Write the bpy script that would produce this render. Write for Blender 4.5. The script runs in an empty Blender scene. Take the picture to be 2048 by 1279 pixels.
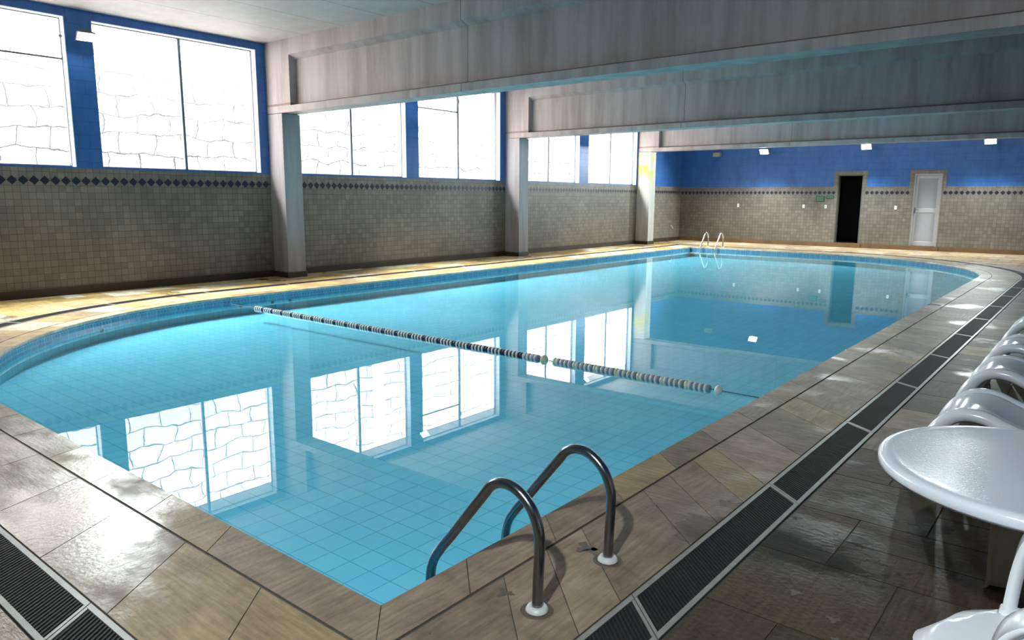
import bpy, bmesh, math, random
from mathutils import Vector, Matrix
PI = math.pi
rnd = random.Random(7)
sc = bpy.context.scene
C = bpy.context.collection

# ------------------------------------------------------------------ camera
CX, CY, CZ = 12.2497, 0.0, 1.5
FWD = Vector((-0.62328064, 0.76434623, -0.16521527))
RGT = Vector((0.77445474, 0.63260937, 0.00502341))
UPV = Vector((0.10835635, -0.12482076, 0.98624474))
UPV = RGT.cross(FWD)
cam = bpy.data.cameras.new('camera'); camo = bpy.data.objects.new('camera', cam); C.objects.link(camo)
cam.sensor_width = 36; cam.lens = 36 * 1461.62 / 2048; cam.clip_start = .02; cam.clip_end = 200
m = Matrix((( RGT.x, UPV.x, -FWD.x, CX), (RGT.y, UPV.y, -FWD.y, CY), (RGT.z, UPV.z, -FWD.z, CZ), (0, 0, 0, 1)))
camo.matrix_world = m
sc.camera = camo

# ------------------------------------------------------------------ world, exposure
SKY = 42.0
w = bpy.data.worlds.new('sky'); sc.world = w; w.use_nodes = True
bg = w.node_tree.nodes['Background']; bg.inputs[0].default_value = (1.0, 0.955, 0.925, 1); bg.inputs[1].default_value = SKY
sc.view_settings.view_transform = 'Standard'; sc.view_settings.look = 'None'
sc.view_settings.exposure = 0.32; sc.view_settings.gamma = 1.0; sc.view_settings.use_curve_mapping = False
sc.cycles.max_bounces = 10; sc.cycles.diffuse_bounces = 3; sc.cycles.glossy_bounces = 4
sc.cycles.transparent_max_bounces = 12; sc.cycles.sample_clamp_indirect = 12
sc.cycles.caustics_reflective = False; sc.cycles.caustics_refractive = False
sc.cycles.use_denoising = True

# dimensions (metres): left wall x=0, far wall y=YF, deck z=0
YF = 24.657; XW = 13.9; Y0 = -1.0; ZC = 4.22
COLY = [7.88, 14.72, 21.48]; COLW = .38
WIN = [(1.75, 4.58), (4.96, 7.70), (8.52, 11.30), (11.68, 14.51), (15.36, 18.09), (18.58, 21.41)]
SILL, HEAD = 1.925, 4.09
FLOODZ = 3.15

def portal(y0, y1):
    l = bpy.data.lights.new('window_portal', 'AREA'); l.shape = 'RECTANGLE'
    l.size = y1 - y0; l.size_y = HEAD - SILL
    l.cycles.is_portal = True
    o = bpy.data.objects.new('window_portal', l); C.objects.link(o)
    o.location = (-.13, (y0 + y1) / 2, (SILL + HEAD) / 2)
    # local -Z -> +X , local X -> Y
    o.rotation_euler = Matrix(((0, 0, -1), (1, 0, 0), (0, -1, 0))).to_euler()
for a, b in WIN: portal(a, b)

# floodlights: (position, aim direction, watts)
LAMPW = [((.25, 4.76, 3.80), (.85, -.1, -1), 190), ((.25, 11.49, 3.80), (.85, 0, -1), 190), ((.25, 18.34, 3.80), (.85, .2, -1), 190)]
LAMPF = [((3.15, YF - .50, 3.02), (0, -1, -.8), 130), ((6.25, YF - .50, 3.06), (0, -1, -.8), 130), ((9.40, YF - .50, 3.09), (0, -1, -.8), 130)]
LAMPN = [((11.75, Y0 + .2, 3.25), (-.1, 1.1, -1.1), 105)]

# ------------------------------------------------------------------ materials
def nmat(name):
    m = bpy.data.materials.new(name); m.use_nodes = True
    nt = m.node_tree; b = nt.nodes['Principled BSDF']
    return m, nt, b
def N(nt, t, **kw):
    n = nt.nodes.new(t)
    for k, v in kw.items(): setattr(n, k, v)
    return n
def L(nt, a, b): nt.links.new(a, b)
def simple(name, col, rough=.5, metal=0, spec=.5, bump=0, bscale=60, var=0, vscale=5, coat=0):
    m, nt, b = nmat(name)
    b.inputs['Base Color'].default_value = (*col, 1); b.inputs['Roughness'].default_value = rough
    b.inputs['Metallic'].default_value = metal; b.inputs['Specular IOR Level'].default_value = spec
    b.inputs['Coat Weight'].default_value = coat
    tc = N(nt, 'ShaderNodeTexCoord')
    if bump:
        n = N(nt, 'ShaderNodeTexNoise'); n.inputs['Scale'].default_value = bscale; n.inputs['Detail'].default_value = 4
        L(nt, tc.outputs['Object'], n.inputs['Vector'])
        bp = N(nt, 'ShaderNodeBump'); bp.inputs['Strength'].default_value = bump; bp.inputs['Distance'].default_value = .01
        L(nt, n.outputs[0], bp.inputs['Height']); L(nt, bp.outputs[0], b.inputs['Normal'])
    if var:
        n = N(nt, 'ShaderNodeTexNoise'); n.inputs['Scale'].default_value = vscale; n.inputs['Detail'].default_value = 5
        L(nt, tc.outputs['Object'], n.inputs['Vector'])
        mx = N(nt, 'ShaderNodeMix', data_type='RGBA')
        mx.inputs[6].default_value = (*[c * (1 - var) for c in col], 1); mx.inputs[7].default_value = (*[min(1, c * (1 + var)) for c in col], 1)
        L(nt, n.outputs[0], mx.inputs[0]); L(nt, mx.outputs[2], b.inputs['Base Color'])
    return m
def ramp(nt, src, p0, p1, c0=0, c1=1):
    r = N(nt, 'ShaderNodeMapRange'); r.inputs[1].default_value = p0; r.inputs[2].default_value = p1
    r.inputs[3].default_value = c0; r.inputs[4].default_value = c1
    L(nt, src, r.inputs[0]); return r.outputs[0]
def mixc(nt, f, a, b, bt='MIX'):
    mx = N(nt, 'ShaderNodeMix', data_type='RGBA', blend_type=bt)
    for i, v in ((0, f), (6, a), (7, b)):
        if isinstance(v, (int, float)): mx.inputs[i].default_value = v
        elif isinstance(v, tuple): mx.inputs[i].default_value = (*v, 1) if len(v) == 3 else v
        else: L(nt, v, mx.inputs[i])
    return mx.outputs[2]
def noise(nt, vec, scale, detail=4, rough=.5):
    n = N(nt, 'ShaderNodeTexNoise'); n.inputs['Scale'].default_value = scale; n.inputs['Detail'].default_value = detail
    n.inputs['Roughness'].default_value = rough
    L(nt, vec, n.inputs['Vector']); return n.outputs[0]
def mapping(nt, vec, scale=(1, 1, 1), loc=(0, 0, 0)):
    mp = N(nt, 'ShaderNodeMapping'); mp.inputs['Scale'].default_value = scale; mp.inputs['Location'].default_value = loc
    L(nt, vec, mp.inputs['Vector']); return mp.outputs[0]
def uvec(nt, axis):
    """(along wall, z, 0) from object coordinates"""
    tc = N(nt, 'ShaderNodeTexCoord'); s = N(nt, 'ShaderNodeSeparateXYZ'); L(nt, tc.outputs['Object'], s.inputs[0])
    c = N(nt, 'ShaderNodeCombineXYZ'); L(nt, s.outputs[axis], c.inputs[0]); L(nt, s.outputs[2], c.inputs[1])
    return tc.outputs['Object'], c.outputs[0]
def brick(nt, vec, w_, h_, mortar, c1, c2, cm, off=0.0, smooth=.1):
    b = N(nt, 'ShaderNodeTexBrick'); b.offset = off; b.offset_frequency = 2; b.squash = 1
    b.inputs['Scale'].default_value = 1; b.inputs['Mortar Size'].default_value = mortar; b.inputs['Mortar Smooth'].default_value = smooth
    b.inputs['Brick Width'].default_value = w_; b.inputs['Row Height'].default_value = h_
    b.inputs['Color1'].default_value = (*c1, 1); b.inputs['Color2'].default_value = (*c2, 1); b.inputs['Mortar'].default_value = (*cm, 1)
    L(nt, vec, b.inputs['Vector']); return b
def bumpn(nt, b, h, strength=.3, dist=.004):
    bp = N(nt, 'ShaderNodeBump'); bp.inputs['Strength'].default_value = strength; bp.inputs['Distance'].default_value = dist
    L(nt, h, bp.inputs['Height']); L(nt, bp.outputs[0], b.inputs['Normal'])

def wall_tile(name, axis):
    m, nt, b = nmat(name); o, v = uvec(nt, axis)
    v = mapping(nt, v, loc=(0, -.04, 0))
    br = brick(nt, v, .1, .1, .0035, (0.252, 0.231, 0.197), (0.181, 0.168, 0.147), (0.097, 0.092, 0.084))
    n1 = noise(nt, o, .9, 3); n2 = noise(nt, o, 40, 5)
    c = mixc(nt, ramp(nt, n1, .35, .65), (.78, .77, .74), (1.1, 1.08, 1.05))
    c2 = mixc(nt, 1.0, br.outputs[0], c, 'MULTIPLY')
    c3 = mixc(nt, 1.0, c2, mixc(nt, n2, (.8, .8, .8), (1.2, 1.18, 1.15)), 'MULTIPLY')
    L(nt, c3, b.inputs['Base Color']); b.inputs['Roughness'].default_value = .45
    inv = ramp(nt, br.outputs[1], 0, 1, 1, 0)
    bumpn(nt, b, inv, .5, .003)
    return m
def blue_wall(name, axis):
    m, nt, b = nmat(name); o, v = uvec(nt, axis)
    br = brick(nt, v, .4, .2, .003, (0.035, 0.139, 0.420), (0.040, 0.151, 0.437), (0.022, 0.076, 0.252), off=.5)
    n2 = noise(nt, mapping(nt, o, (1, 1, .5)), 2.5, 5, .7)
    c = mixc(nt, 1.0, br.outputs[0], mixc(nt, ramp(nt, n2, .3, .7), (.72, .75, .8), (1.2, 1.18, 1.15)), 'MULTIPLY')
    L(nt, c, b.inputs['Base Color']); b.inputs['Roughness'].default_value = .42
    bumpn(nt, b, ramp(nt, br.outputs[1], 0, 1, 1, 0), .4, .003)
    return m
def concrete(name, base=(.46, .405, .40), stain=None, joint=None, dirt=.66):
    m, nt, b = nmat(name); tc = N(nt, 'ShaderNodeTexCoord'); o = tc.outputs['Object']
    st = noise(nt, mapping(nt, o, (2.2, 2.2, .22)), 2.0, 6, .6)
    fine = noise(nt, o, 26, 4, .6)
    c = mixc(nt, ramp(nt, st, .38, .70), base, tuple(x * dirt * k for x, k in zip(base, (1.03, .97, .92))))
    c = mixc(nt, 1.0, c, mixc(nt, fine, (.9, .9, .9), (1.08, 1.08, 1.08)), 'MULTIPLY')
    if stain:
        s = N(nt, 'ShaderNodeSeparateXYZ'); L(nt, o, s.inputs[0])
        z = ramp(nt, s.outputs[2], 1.5, 2.5, 0, 1); nn = noise(nt, o, 3.2, 3)
        mu = N(nt, 'ShaderNodeMath', operation='MULTIPLY'); L(nt, z, mu.inputs[0]); L(nt, ramp(nt, nn, .42, .62), mu.inputs[1])
        c = mixc(nt, mu.outputs[0], c, (.58, .52, .06))
    if joint:
        s = N(nt, 'ShaderNodeSeparateXYZ'); L(nt, o, s.inputs[0])
        for jx in joint:
            a = N(nt, 'ShaderNodeMath', operation='SUBTRACT'); L(nt, s.outputs[0], a.inputs[0]); a.inputs[1].default_value = jx
            ab = N(nt, 'ShaderNodeMath', operation='ABSOLUTE'); L(nt, a.outputs[0], ab.inputs[0])
            lt = N(nt, 'ShaderNodeMath', operation='LESS_THAN'); L(nt, ab.outputs[0], lt.inputs[0]); lt.inputs[1].default_value = .006
            c = mixc(nt, lt.outputs[0], c, (.12, .11, .11))
    L(nt, c, b.inputs['Base Color']); b.inputs['Roughness'].default_value = .6
    bumpn(nt, b, fine, .25, .004)
    return m
def slab_stone(name, wetlo=.53, wethi=.68, loc=(0, 0, 0)):
    """quartzite paving: per-slab colour attribute, streaks, wet film in patches"""
    m, nt, b = nmat(name); tc = N(nt, 'ShaderNodeTexCoord'); o = tc.outputs['Object']
    at = N(nt, 'ShaderNodeAttribute'); at.attribute_name = 'tone'
    sA = noise(nt, mapping(nt, o, (30, 3, 3)), 1.6, 6, .62); sB = noise(nt, mapping(nt, o, (3, 30, 3)), 1.6, 6, .62)
    mx = N(nt, 'ShaderNodeMix', data_type='FLOAT'); L(nt, at.outputs['Alpha'], mx.inputs[0]); L(nt, sA, mx.inputs[2]); L(nt, sB, mx.inputs[3])
    streak = mx.outputs[0]
    blot = noise(nt, o, 5, 5, .6)
    c = mixc(nt, 1.0, at.outputs['Color'], mixc(nt, ramp(nt, streak, .3, .7), (.72, .72, .72), (1.25, 1.22, 1.18)), 'MULTIPLY')
    c = mixc(nt, 1.0, c, mixc(nt, ramp(nt, blot, .3, .7), (.72, .70, .68), (1.2, 1.2, 1.2)), 'MULTIPLY')
    wn = noise(nt, mapping(nt, o, (1.0, 1.4, 1), loc), .75, 5, .62)
    dv = N(nt, 'ShaderNodeVectorMath', operation='DISTANCE'); L(nt, mapping(nt, o, (1, 1.5, 0)), dv.inputs[0]); dv.inputs[1].default_value = (8.6, 1.8, 0)
    add = N(nt, 'ShaderNodeMath', operation='ADD'); L(nt, wn, add.inputs[0]); L(nt, ramp(nt, dv.outputs['Value'], .3, 1.6, .16, 0), add.inputs[1])
    wet = ramp(nt, add.outputs[0], wetlo, wethi)
    c = mixc(nt, wet, c, mixc(nt, 1.0, c, (.62, .60, .58), 'MULTIPLY'))
    L(nt, c, b.inputs['Base Color'])
    L(nt, ramp(nt, wet, 0, 1, .50, .14), b.inputs['Roughness'])
    L(nt, ramp(nt, wet, 0, 1, .10, .40), b.inputs['Specular IOR Level'])
    h = N(nt, 'ShaderNodeMath', operation='MULTIPLY_ADD'); L(nt, streak, h.inputs[0]); h.inputs[1].default_value = 1.0
    fine = noise(nt, o, 45, 3, .5); L(nt, fine, h.inputs[2])
    bp = N(nt, 'ShaderNodeBump'); bp.inputs['Distance'].default_value = .003
    L(nt, ramp(nt, wet, 0, 1, .7, .40), bp.inputs['Strength'])
    L(nt, h.outputs[0], bp.inputs['Height']); L(nt, bp.outputs[0], b.inputs['Normal'])
    return m

M = {}
M['tile_x'] = wall_tile('wall_tile_left', 1); M['tile_y'] = wall_tile('wall_tile_far', 0)
M['blue_x'] = blue_wall('blue_paint_left', 1); M['blue_y'] = blue_wall('blue_paint_far', 0)
M['diamond'] = simple('navy_tile', (.013, .015, .040), .4, var=.3, vscale=30)
M['concrete'] = concrete('painted_concrete', joint=(4.87,))
M['dust'] = simple('dusty_ledge', (.26, .19, .165), .8, var=.35, vscale=3)
M['column'] = concrete('painted_column', base=(.40, .385, .41))
M['column_stained'] = concrete('stained_column', base=(.58, .57, .55), stain=True)
M['ceiling'] = concrete('ceiling_slab', base=(.50, .475, .465), dirt=.88, joint=[1.2 + 1.05 * i for i in range(13)])
M['slab'] = slab_stone('paving_stone')
M['grout'] = simple('grout', (.07, .065, .055), .7)
M['brown_dark'] = simple('dark_brown_stone', (.055, .036, .022), .5, var=.5, vscale=3, bump=.3)
M['brown'] = simple('brown_stone', (.20, .11, .05), .45, var=.45, vscale=4, bump=.3)
M['metal'] = simple('steel_rail', (.26, .27, .31), .22, metal=1, bump=.05, bscale=150, var=.15, vscale=20)
M['chrome'] = simple('bright_steel', (.75, .74, .70), .2, metal=1)
M['alu'] = simple('grey_window_frame', (.16, .17, .19), .5)
M['white_frame'] = simple('white_jamb', (.70, .78, .85), .5)
M['frame'] = simple('grate_rail', (.27, .26, .24), .42, var=.3, vscale=18)
M['bar'] = simple('grate_bar', (.020, .019, .021), .6, spec=.12, var=.3, vscale=25)
M['channel'] = simple('channel_dark', (.006, .006, .007), .8)
M['plastic'] = simple('white_plastic', (.82, .84, .90), .20, spec=.5, coat=.3, bump=.04, bscale=35)
M['wet_plastic'] = simple('wet_white_plastic', (.80, .83, .92), .22, coat=.4, bump=.10, bscale=110)
M['cream'] = simple('cream_plastic', (.62, .60, .54), .35)
M['flange'] = simple('white_flange', (.68, .68, .68), .4, bump=.3, bscale=60)
M['white'] = simple('white_paint', (.50, .50, .54), .5)
M['plate'] = simple('switch_plate', (.85, .86, .80), .35)
M['sign'] = simple('green_sign', (.012, .085, .045), .4)
M['signtext'] = simple('sign_lettering', (.25, .42, .33), .5)
M['lampbody'] = simple('lamp_housing', (.18, .18, .19), .4, metal=.5)
M['boxbeige'] = simple('beige_box', (.42, .38, .24), .5)
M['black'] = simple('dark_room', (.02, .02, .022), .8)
M['float_white'] = simple('float_white', (.78, .78, .74), .35)
M['float_navy'] = simple('float_navy', (.010, .016, .06), .45, spec=.3)
M['float_grey'] = simple('float_grey', (.22, .26, .32), .35)
M['float_cream'] = simple('float_cream', (.74, .72, .52), .35)
M['rope'] = simple('rope', (.10, .12, .16), .6)
M['gold'] = simple('damp_stain', (.12, .092, .066), .3)

def stone_wall_mat():
    m, nt, b = nmat('rubble_stone'); o, v = uvec(nt, 1)
    n = N(nt, 'ShaderNodeTexNoise'); n.inputs['Scale'].default_value = 1.3; n.inputs['Detail'].default_value = 4; L(nt, o, n.inputs['Vector'])
    d = N(nt, 'ShaderNodeVectorMath', operation='MULTIPLY_ADD'); L(nt, n.outputs[1], d.inputs[0]); d.inputs[1].default_value = (.50, .42, 0); L(nt, v, d.inputs[2])
    br = brick(nt, d.outputs[0], .60, .36, .012, (.48, .47, .455), (.36, .35, .34), (.03, .03, .035), off=.43, smooth=.2)
    L(nt, br.outputs[0], b.inputs['Base Color']); b.inputs['Roughness'].default_value = .9
    return m
M['rubble'] = stone_wall_mat()
def pool_tile(name, vecsrc, w_=.150, cols=((.26, .76, 1.0), (.29, .79, 1.0), (.13, .50, .70))):
    m, nt, b = nmat(name); tc = N(nt, 'ShaderNodeTexCoord'); v = tc.outputs[vecsrc]
    v2 = mapping(nt, v, loc=(-.035, -.02, 0)) if vecsrc == 'Object' else v
    br = brick(nt, v2, w_, w_, .0028, *cols)
    n = noise(nt, tc.outputs['Object'], 1.5, 3)
    c = mixc(nt, 1.0, br.outputs[0], mixc(nt, n, (.88, .9, .92), (1.08, 1.05, 1.03)), 'MULTIPLY')
    L(nt, c, b.inputs['Base Color']); b.inputs['Roughness'].default_value = .9; b.inputs['Specular IOR Level'].default_value = 0
    return m
M['pool_floor'] = pool_tile('pool_floor_tile', 'Object')
M['pool_wall'] = pool_tile('pool_wall_tile', 'UV', .150, ((.24, .78, .92), (.28, .80, .93), (.08, .40, .54)))
def mosaic():
    m, nt, b = nmat('waterline_mosaic'); tc = N(nt, 'ShaderNodeTexCoord'); v = tc.outputs['UV']
    br = brick(nt, v, .055, .05, .005, (.07, .19, .34), (.12, .28, .42), (.24, .42, .50), off=.5)
    br2 = brick(nt, v, .155, .2, .007, (1, 1, 1), (.75, .85, .9), (1.2, 1.4, 1.3))
    L(nt, mixc(nt, 1.0, br.outputs[0], br2.outputs[0], 'MULTIPLY'), b.inputs['Base Color']); b.inputs['Roughness'].default_value = .25
    return m
M['mosaic'] = mosaic()
def schlick(nt, f0, normal=None):
    lw = N(nt, 'ShaderNodeLayerWeight'); lw.inputs[0].default_value = .5
    p = N(nt, 'ShaderNodeMath', operation='POWER'); L(nt, lw.outputs['Facing'], p.inputs[0]); p.inputs[1].default_value = 5
    q = N(nt, 'ShaderNodeMath', operation='MULTIPLY_ADD'); L(nt, p.outputs[0], q.inputs[0]); q.inputs[1].default_value = 1 - f0; q.inputs[2].default_value = f0
    return q
def water():
    m = bpy.data.materials.new('clear_pool_water'); m.use_nodes = True; nt = m.node_tree; nt.nodes.clear()
    out = N(nt, 'ShaderNodeOutputMaterial'); mix = N(nt, 'ShaderNodeMixShader'); fr = schlick(nt, .02)
    tr = N(nt, 'ShaderNodeBsdfTransparent'); tr.inputs[0].default_value = (.82, .975, 1, 1)
    gl = N(nt, 'ShaderNodeBsdfGlossy'); gl.inputs['Roughness'].default_value = 0.0; gl.inputs['Color'].default_value = (1, 1, 1, 1)
    L(nt, fr.outputs[0], mix.inputs[0]); L(nt, tr.outputs[0], mix.inputs[1]); L(nt, gl.outputs[0], mix.inputs[2]); L(nt, mix.outputs[0], out.inputs[0])
    return m
M['water'] = water()
def glass():
    m = bpy.data.materials.new('window_glass'); m.use_nodes = True; nt = m.node_tree; nt.nodes.clear()
    out = N(nt, 'ShaderNodeOutputMaterial'); mix = N(nt, 'ShaderNodeMixShader'); fr = schlick(nt, .05)
    tr = N(nt, 'ShaderNodeBsdfTransparent'); tr.inputs[0].default_value = (.95, .97, .97, 1)
    gl = N(nt, 'ShaderNodeBsdfGlossy'); gl.inputs['Roughness'].default_value = 0.0
    L(nt, fr.outputs[0], mix.inputs[0]); L(nt, tr.outputs[0], mix.inputs[1]); L(nt, gl.outputs[0], mix.inputs[2]); L(nt, mix.outputs[0], out.inputs[0])
    return m
M['glass'] = glass()
def emit(name, col, s):
    m = bpy.data.materials.new(name); m.use_nodes = True; nt = m.node_tree; nt.nodes.clear()
    out = N(nt, 'ShaderNodeOutputMaterial'); e = N(nt, 'ShaderNodeEmission'); e.inputs[0].default_value = (*col, 1); e.inputs[1].default_value = s
    L(nt, e.outputs[0], out.inputs[0]); return m
M['lamp'] = emit('lamp_glow', (.88, 1, .98), 55)

# ------------------------------------------------------------------ mesh helpers
def obj(name, bm, mats, parent=None, smooth=False, kind=None, angle=None):
    me = bpy.data.meshes.new(name); bm.normal_update(); bm.to_mesh(me); bm.free()
    if not isinstance(mats, (list, tuple)): mats = [mats]
    for x in mats: me.materials.append(M[x] if isinstance(x, str) else x)
    if smooth:
        for p in me.polygons: p.use_smooth = True
    o = bpy.data.objects.new(name, me); C.objects.link(o)
    if parent is not None: o.parent = parent
    if kind: o['kind'] = kind
    return o
def tag(o, label=None, cat=None, group=None, kind=None):
    if label: o['label'] = label
    if cat: o['category'] = cat
    if group: o['group'] = group
    if kind: o['kind'] = kind
    return o
def thing(name, label, cat, loc=(0, 0, 0), rz=0, group=None):
    o = bpy.data.objects.new(name, None); C.objects.link(o); o.location = loc; o.rotation_euler = (0, 0, rz)
    o.empty_display_size = .1
    return tag(o, label, cat, group)
def dup(o, loc, rz=None, label=None):
    r = o.copy(); C.objects.link(r); r.location = loc
    if rz is not None: r.rotation_euler = (0, 0, rz)
    if label: r['label'] = label
    for ch in list(o.children):
        c = ch.copy(); C.objects.link(c); c.parent = r
        for g in list(ch.children):
            d = g.copy(); C.objects.link(d); d.parent = c
    return r
def box(bm, x0, x1, y0, y1, z0, z1, mi=0, bev=0):
    v = [bm.verts.new((x, y, z)) for x in (x0, x1) for y in (y0, y1) for z in (z0, z1)]
    fs = []
    for q in ((0, 1, 3, 2), (4, 6, 7, 5), (0, 4, 5, 1), (2, 3, 7, 6), (0, 2, 6, 4), (1, 5, 7, 3)):
        f = bm.faces.new([v[i] for i in q]); f.material_index = mi; fs.append(f)
    if bev:
        es = list({e for f in fs for e in f.edges})
        bmesh.ops.bevel(bm, geom=es, offset=bev, segments=2, affect='EDGES', profile=.5)
    return v
def quad(bm, pts, mi=0):
    f = bm.faces.new([bm.verts.new(p) for p in pts]); f.material_index = mi; return f
def tube(bm, pts, r, seg=14, closed=False, mi=0, caps=True):
    pts = [Vector(p) for p in pts]; n = len(pts); rs = r if isinstance(r, (list, tuple)) else [r] * n
    rings = []; ref = None
    for i, p in enumerate(pts):
        a = pts[i - 1] if i > 0 else p; b = pts[i + 1] if i < n - 1 else p
        t = (b - a).normalized()
        if ref is None:
            ref = Vector((0, 0, 1)) if abs(t.z) < .9 else Vector((0, 1, 0))
        u = (ref - t * ref.dot(t)).normalized(); ref = u; v = t.cross(u)
        rings.append([bm.verts.new(p + (u * math.cos(2 * PI * k / seg) + v * math.sin(2 * PI * k / seg)) * rs[i]) for k in range(seg)])
    for A, B in zip(rings, rings[1:]):
        for k in range(seg):
            f = bm.faces.new((A[k], A[(k + 1) % seg], B[(k + 1) % seg], B[k])); f.material_index = mi; f.smooth = True
    if caps:
        bm.faces.new(rings[0][::-1]).material_index = mi; bm.faces.new(rings[-1]).material_index = mi
def catmull(P, n=8):
    P = [Vector(p) for p in P]; out = []
    Q = [P[0] * 2 - P[1]] + P + [P[-1] * 2 - P[-2]]
    for i in range(1, len(Q) - 2):
        a, b, c, d = Q[i - 1:i + 3]
        for k in range(n):
            t = k / n
            out.append(.5 * ((2 * b) + (c - a) * t + (2 * a - 5 * b + 4 * c - d) * t * t + (3 * b - a - 3 * c + d) * t ** 3))
    out.append(P[-1]); return out
def lathe(bm, prof, seg=32, cx=0, cy=0, mi=0, axis='z', smooth=True):
    rings = []
    for r, h in prof:
        ring = []
        for k in range(seg):
            a = 2 * PI * k / seg
            if axis == 'z': p = (cx + r * math.cos(a), cy + r * math.sin(a), h)
            else: p = (h, cx + r * math.cos(a), cy + r * math.sin(a))
            ring.append(bm.verts.new(p))
        rings.append(ring)
    for A, B in zip(rings, rings[1:]):
        for k in range(seg):
            f = bm.faces.new((A[k], A[(k + 1) % seg], B[(k + 1) % seg], B[k])); f.material_index = mi; f.smooth = smooth
    return rings

# ------------------------------------------------------------------ pool outline path and its offsets
PX0, PX1, PY0, PY1 = 2.04, 10.30, 1.63, 21.40
RC, CC = 4.5, (5.8, 16.9)     # far right curve
RA, CA = 4.2, (6.24, 5.83)    # near left curve
def P(d, s, t):
    """point on the outline pushed outwards by d; s = section 0..5, t in 0..1"""
    if s == 0: return (PX1 + d, PY0 - d + (CC[1] - PY0 + d) * t)
    if s == 1: a = PI / 2 * t; return (CC[0] + (RC + d) * math.cos(a), CC[1] + (RC + d) * math.sin(a))
    if s == 2: return (CC[0] + (PX0 - d - CC[0]) * t, PY1 + d)
    if s == 3: return (PX0 - d, PY1 + d + (CA[1] - PY1 - d) * t)
    if s == 4: a = PI + PI / 2 * t; return (CA[0] + (RA + d) * math.cos(a), CA[1] + (RA + d) * math.sin(a))
    if s == 5: return (CA[0] + (PX1 + d - CA[0]) * t, PY0 - d)
SLEN = [CC[1] - PY0, RC * PI / 2, CC[0] - PX0, PY1 - CA[1], RA * PI / 2, PX1 - CA[0]]
ARC = (1, 4)
def outline(d, n=36):
    out = []
    for s in range(6):
        k = n if s in ARC else 1
        for i in range(k): out.append(P(d, s, i / k))
    return out
def y2t(y, d): return (y - PY0 + d) / (CC[1] - PY0 + d)
def x2t(x, d): return (x - CA[0]) / (PX1 + d - CA[0])

# ------------------------------------------------------------------ slabs
TONES = [(.30, .225, .165), (.33, .25, .18), (.26, .20, .145), (.28, .215, .165), (.34, .25, .14), (.23, .175, .13)]
DAMP = [(0.065, 0.046, 0.031), (0.076, 0.054, 0.031), (0.054, 0.040, 0.029), (0.068, 0.043, 0.029), (0.076, 0.058, 0.040)]   # darker weathered stone outside the drain
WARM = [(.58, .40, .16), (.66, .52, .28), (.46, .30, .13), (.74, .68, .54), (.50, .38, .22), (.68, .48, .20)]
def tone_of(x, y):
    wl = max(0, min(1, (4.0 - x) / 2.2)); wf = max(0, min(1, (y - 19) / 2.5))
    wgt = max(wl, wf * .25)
    a = rnd.choice(TONES); b = rnd.choice(WARM); j = rnd.uniform(.88, 1.1)
    if x > PX1 + .9: a = rnd.choice(DAMP)
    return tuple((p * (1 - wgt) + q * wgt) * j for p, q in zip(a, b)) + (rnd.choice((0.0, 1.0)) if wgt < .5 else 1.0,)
class Slabs:
    def __init__(s): s.bm = bmesh.new(); s.col = s.bm.loops.layers.float_color.new('tone')
    def face(s, pts, tone, mi=0, skirt=.004):
        vs = [s.bm.verts.new(p) for p in pts]
        f = s.bm.faces.new(vs); f.material_index = mi
        if f.normal.z < 0: pass
        for l in f.loops: l[s.col] = tone
        lo = [s.bm.verts.new((p[0], p[1], p[2] - skirt)) for p in pts]
        for i in range(len(vs)):
            g = s.bm.faces.new((vs[i], lo[i], lo[(i + 1) % len(vs)], vs[(i + 1) % len(vs)])); g.material_index = mi
            for l in g.loops: l[s.col] = tone
def strip(S, d0, d1, s, t0, t1, z=0.0, gap=.0025, tone=None, n=None):
    Ln = SLEN[s]; g = gap / Ln; a, b = t0 + g, t1 - g
    if b <= a: return
    n = n or (max(1, int((t1 - t0) * Ln / .12)) if s in ARC else 1)
    pts = [P(d0 + gap, s, a + (b - a) * i / n) + (z,) for i in range(n + 1)] + [P(d1 - gap, s, b - (b - a) * i / n) + (z,) for i in range(n + 1)]
    S.face(pts, tone or tone_of(*pts[0][:2]))
def breaks(s, step, explicit=None, var=0.0):
    e = list(explicit or [])
    t = [0.0] + e
    while t[-1] < 1 - .6 * step / SLEN[s]:
        t.append(t[-1] + step * rnd.uniform(1 - var, 1 + var) / SLEN[s])
    t[-1] = 1.0
    return t
# ground pit edge and coping
def build_coping():
    S = Slabs()
    ex = {0: [y2t(y, .1) for y in (2.0, 2.56)], 5: [x2t(x, .1) for x in (6.5, 7.005, 7.59, 8.165, 8.75, 9.33)]}
    for s in range(6):
        if s == 5: br = [0.0] + ex[5] + [1.0]
        else: br = breaks(s, .57, ex.get(s))
        for a, b in zip(br, br[1:]): strip(S, -.012, .193, s, a, b)
    # rounded nosing hanging over the water
    bm = S.bm
    for (z0, dz0), (z1, dz1) in (((0.0, -.010), (-.012, -.016)), ((-.012, -.016), (-.030, -.014))):
        for s in range(6):
            n = 40 if s in ARC else 1
            for i in range(n):
                a, b = i / n, (i + 1) / n
                f = bm.faces.new([bm.verts.new(p) for p in (P(dz0, s, a) + (z0,), P(dz0, s, b) + (z0,), P(dz1, s, b) + (z1,), P(dz1, s, a) + (z1,))])
                for l in f.loops: l[S.col] = (.62, .58, .48, 0)
    o = obj('pool_coping', bm, 'slab', kind='structure')
build_coping()
def clip(poly, nx, ny, c):
    out = []
    for i in range(len(poly)):
        a, b = poly[i], poly[(i + 1) % len(poly)]
        da, db = a[0] * nx + a[1] * ny - c, b[0] * nx + b[1] * ny - c
        if da >= 0: out.append(a)
        if (da > 0) != (db > 0) and abs(da - db) > 1e-9:
            t = da / (da - db); out.append((a[0] + (b[0] - a[0]) * t, a[1] + (b[1] - a[1]) * t))
    return out
DO = .895
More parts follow.
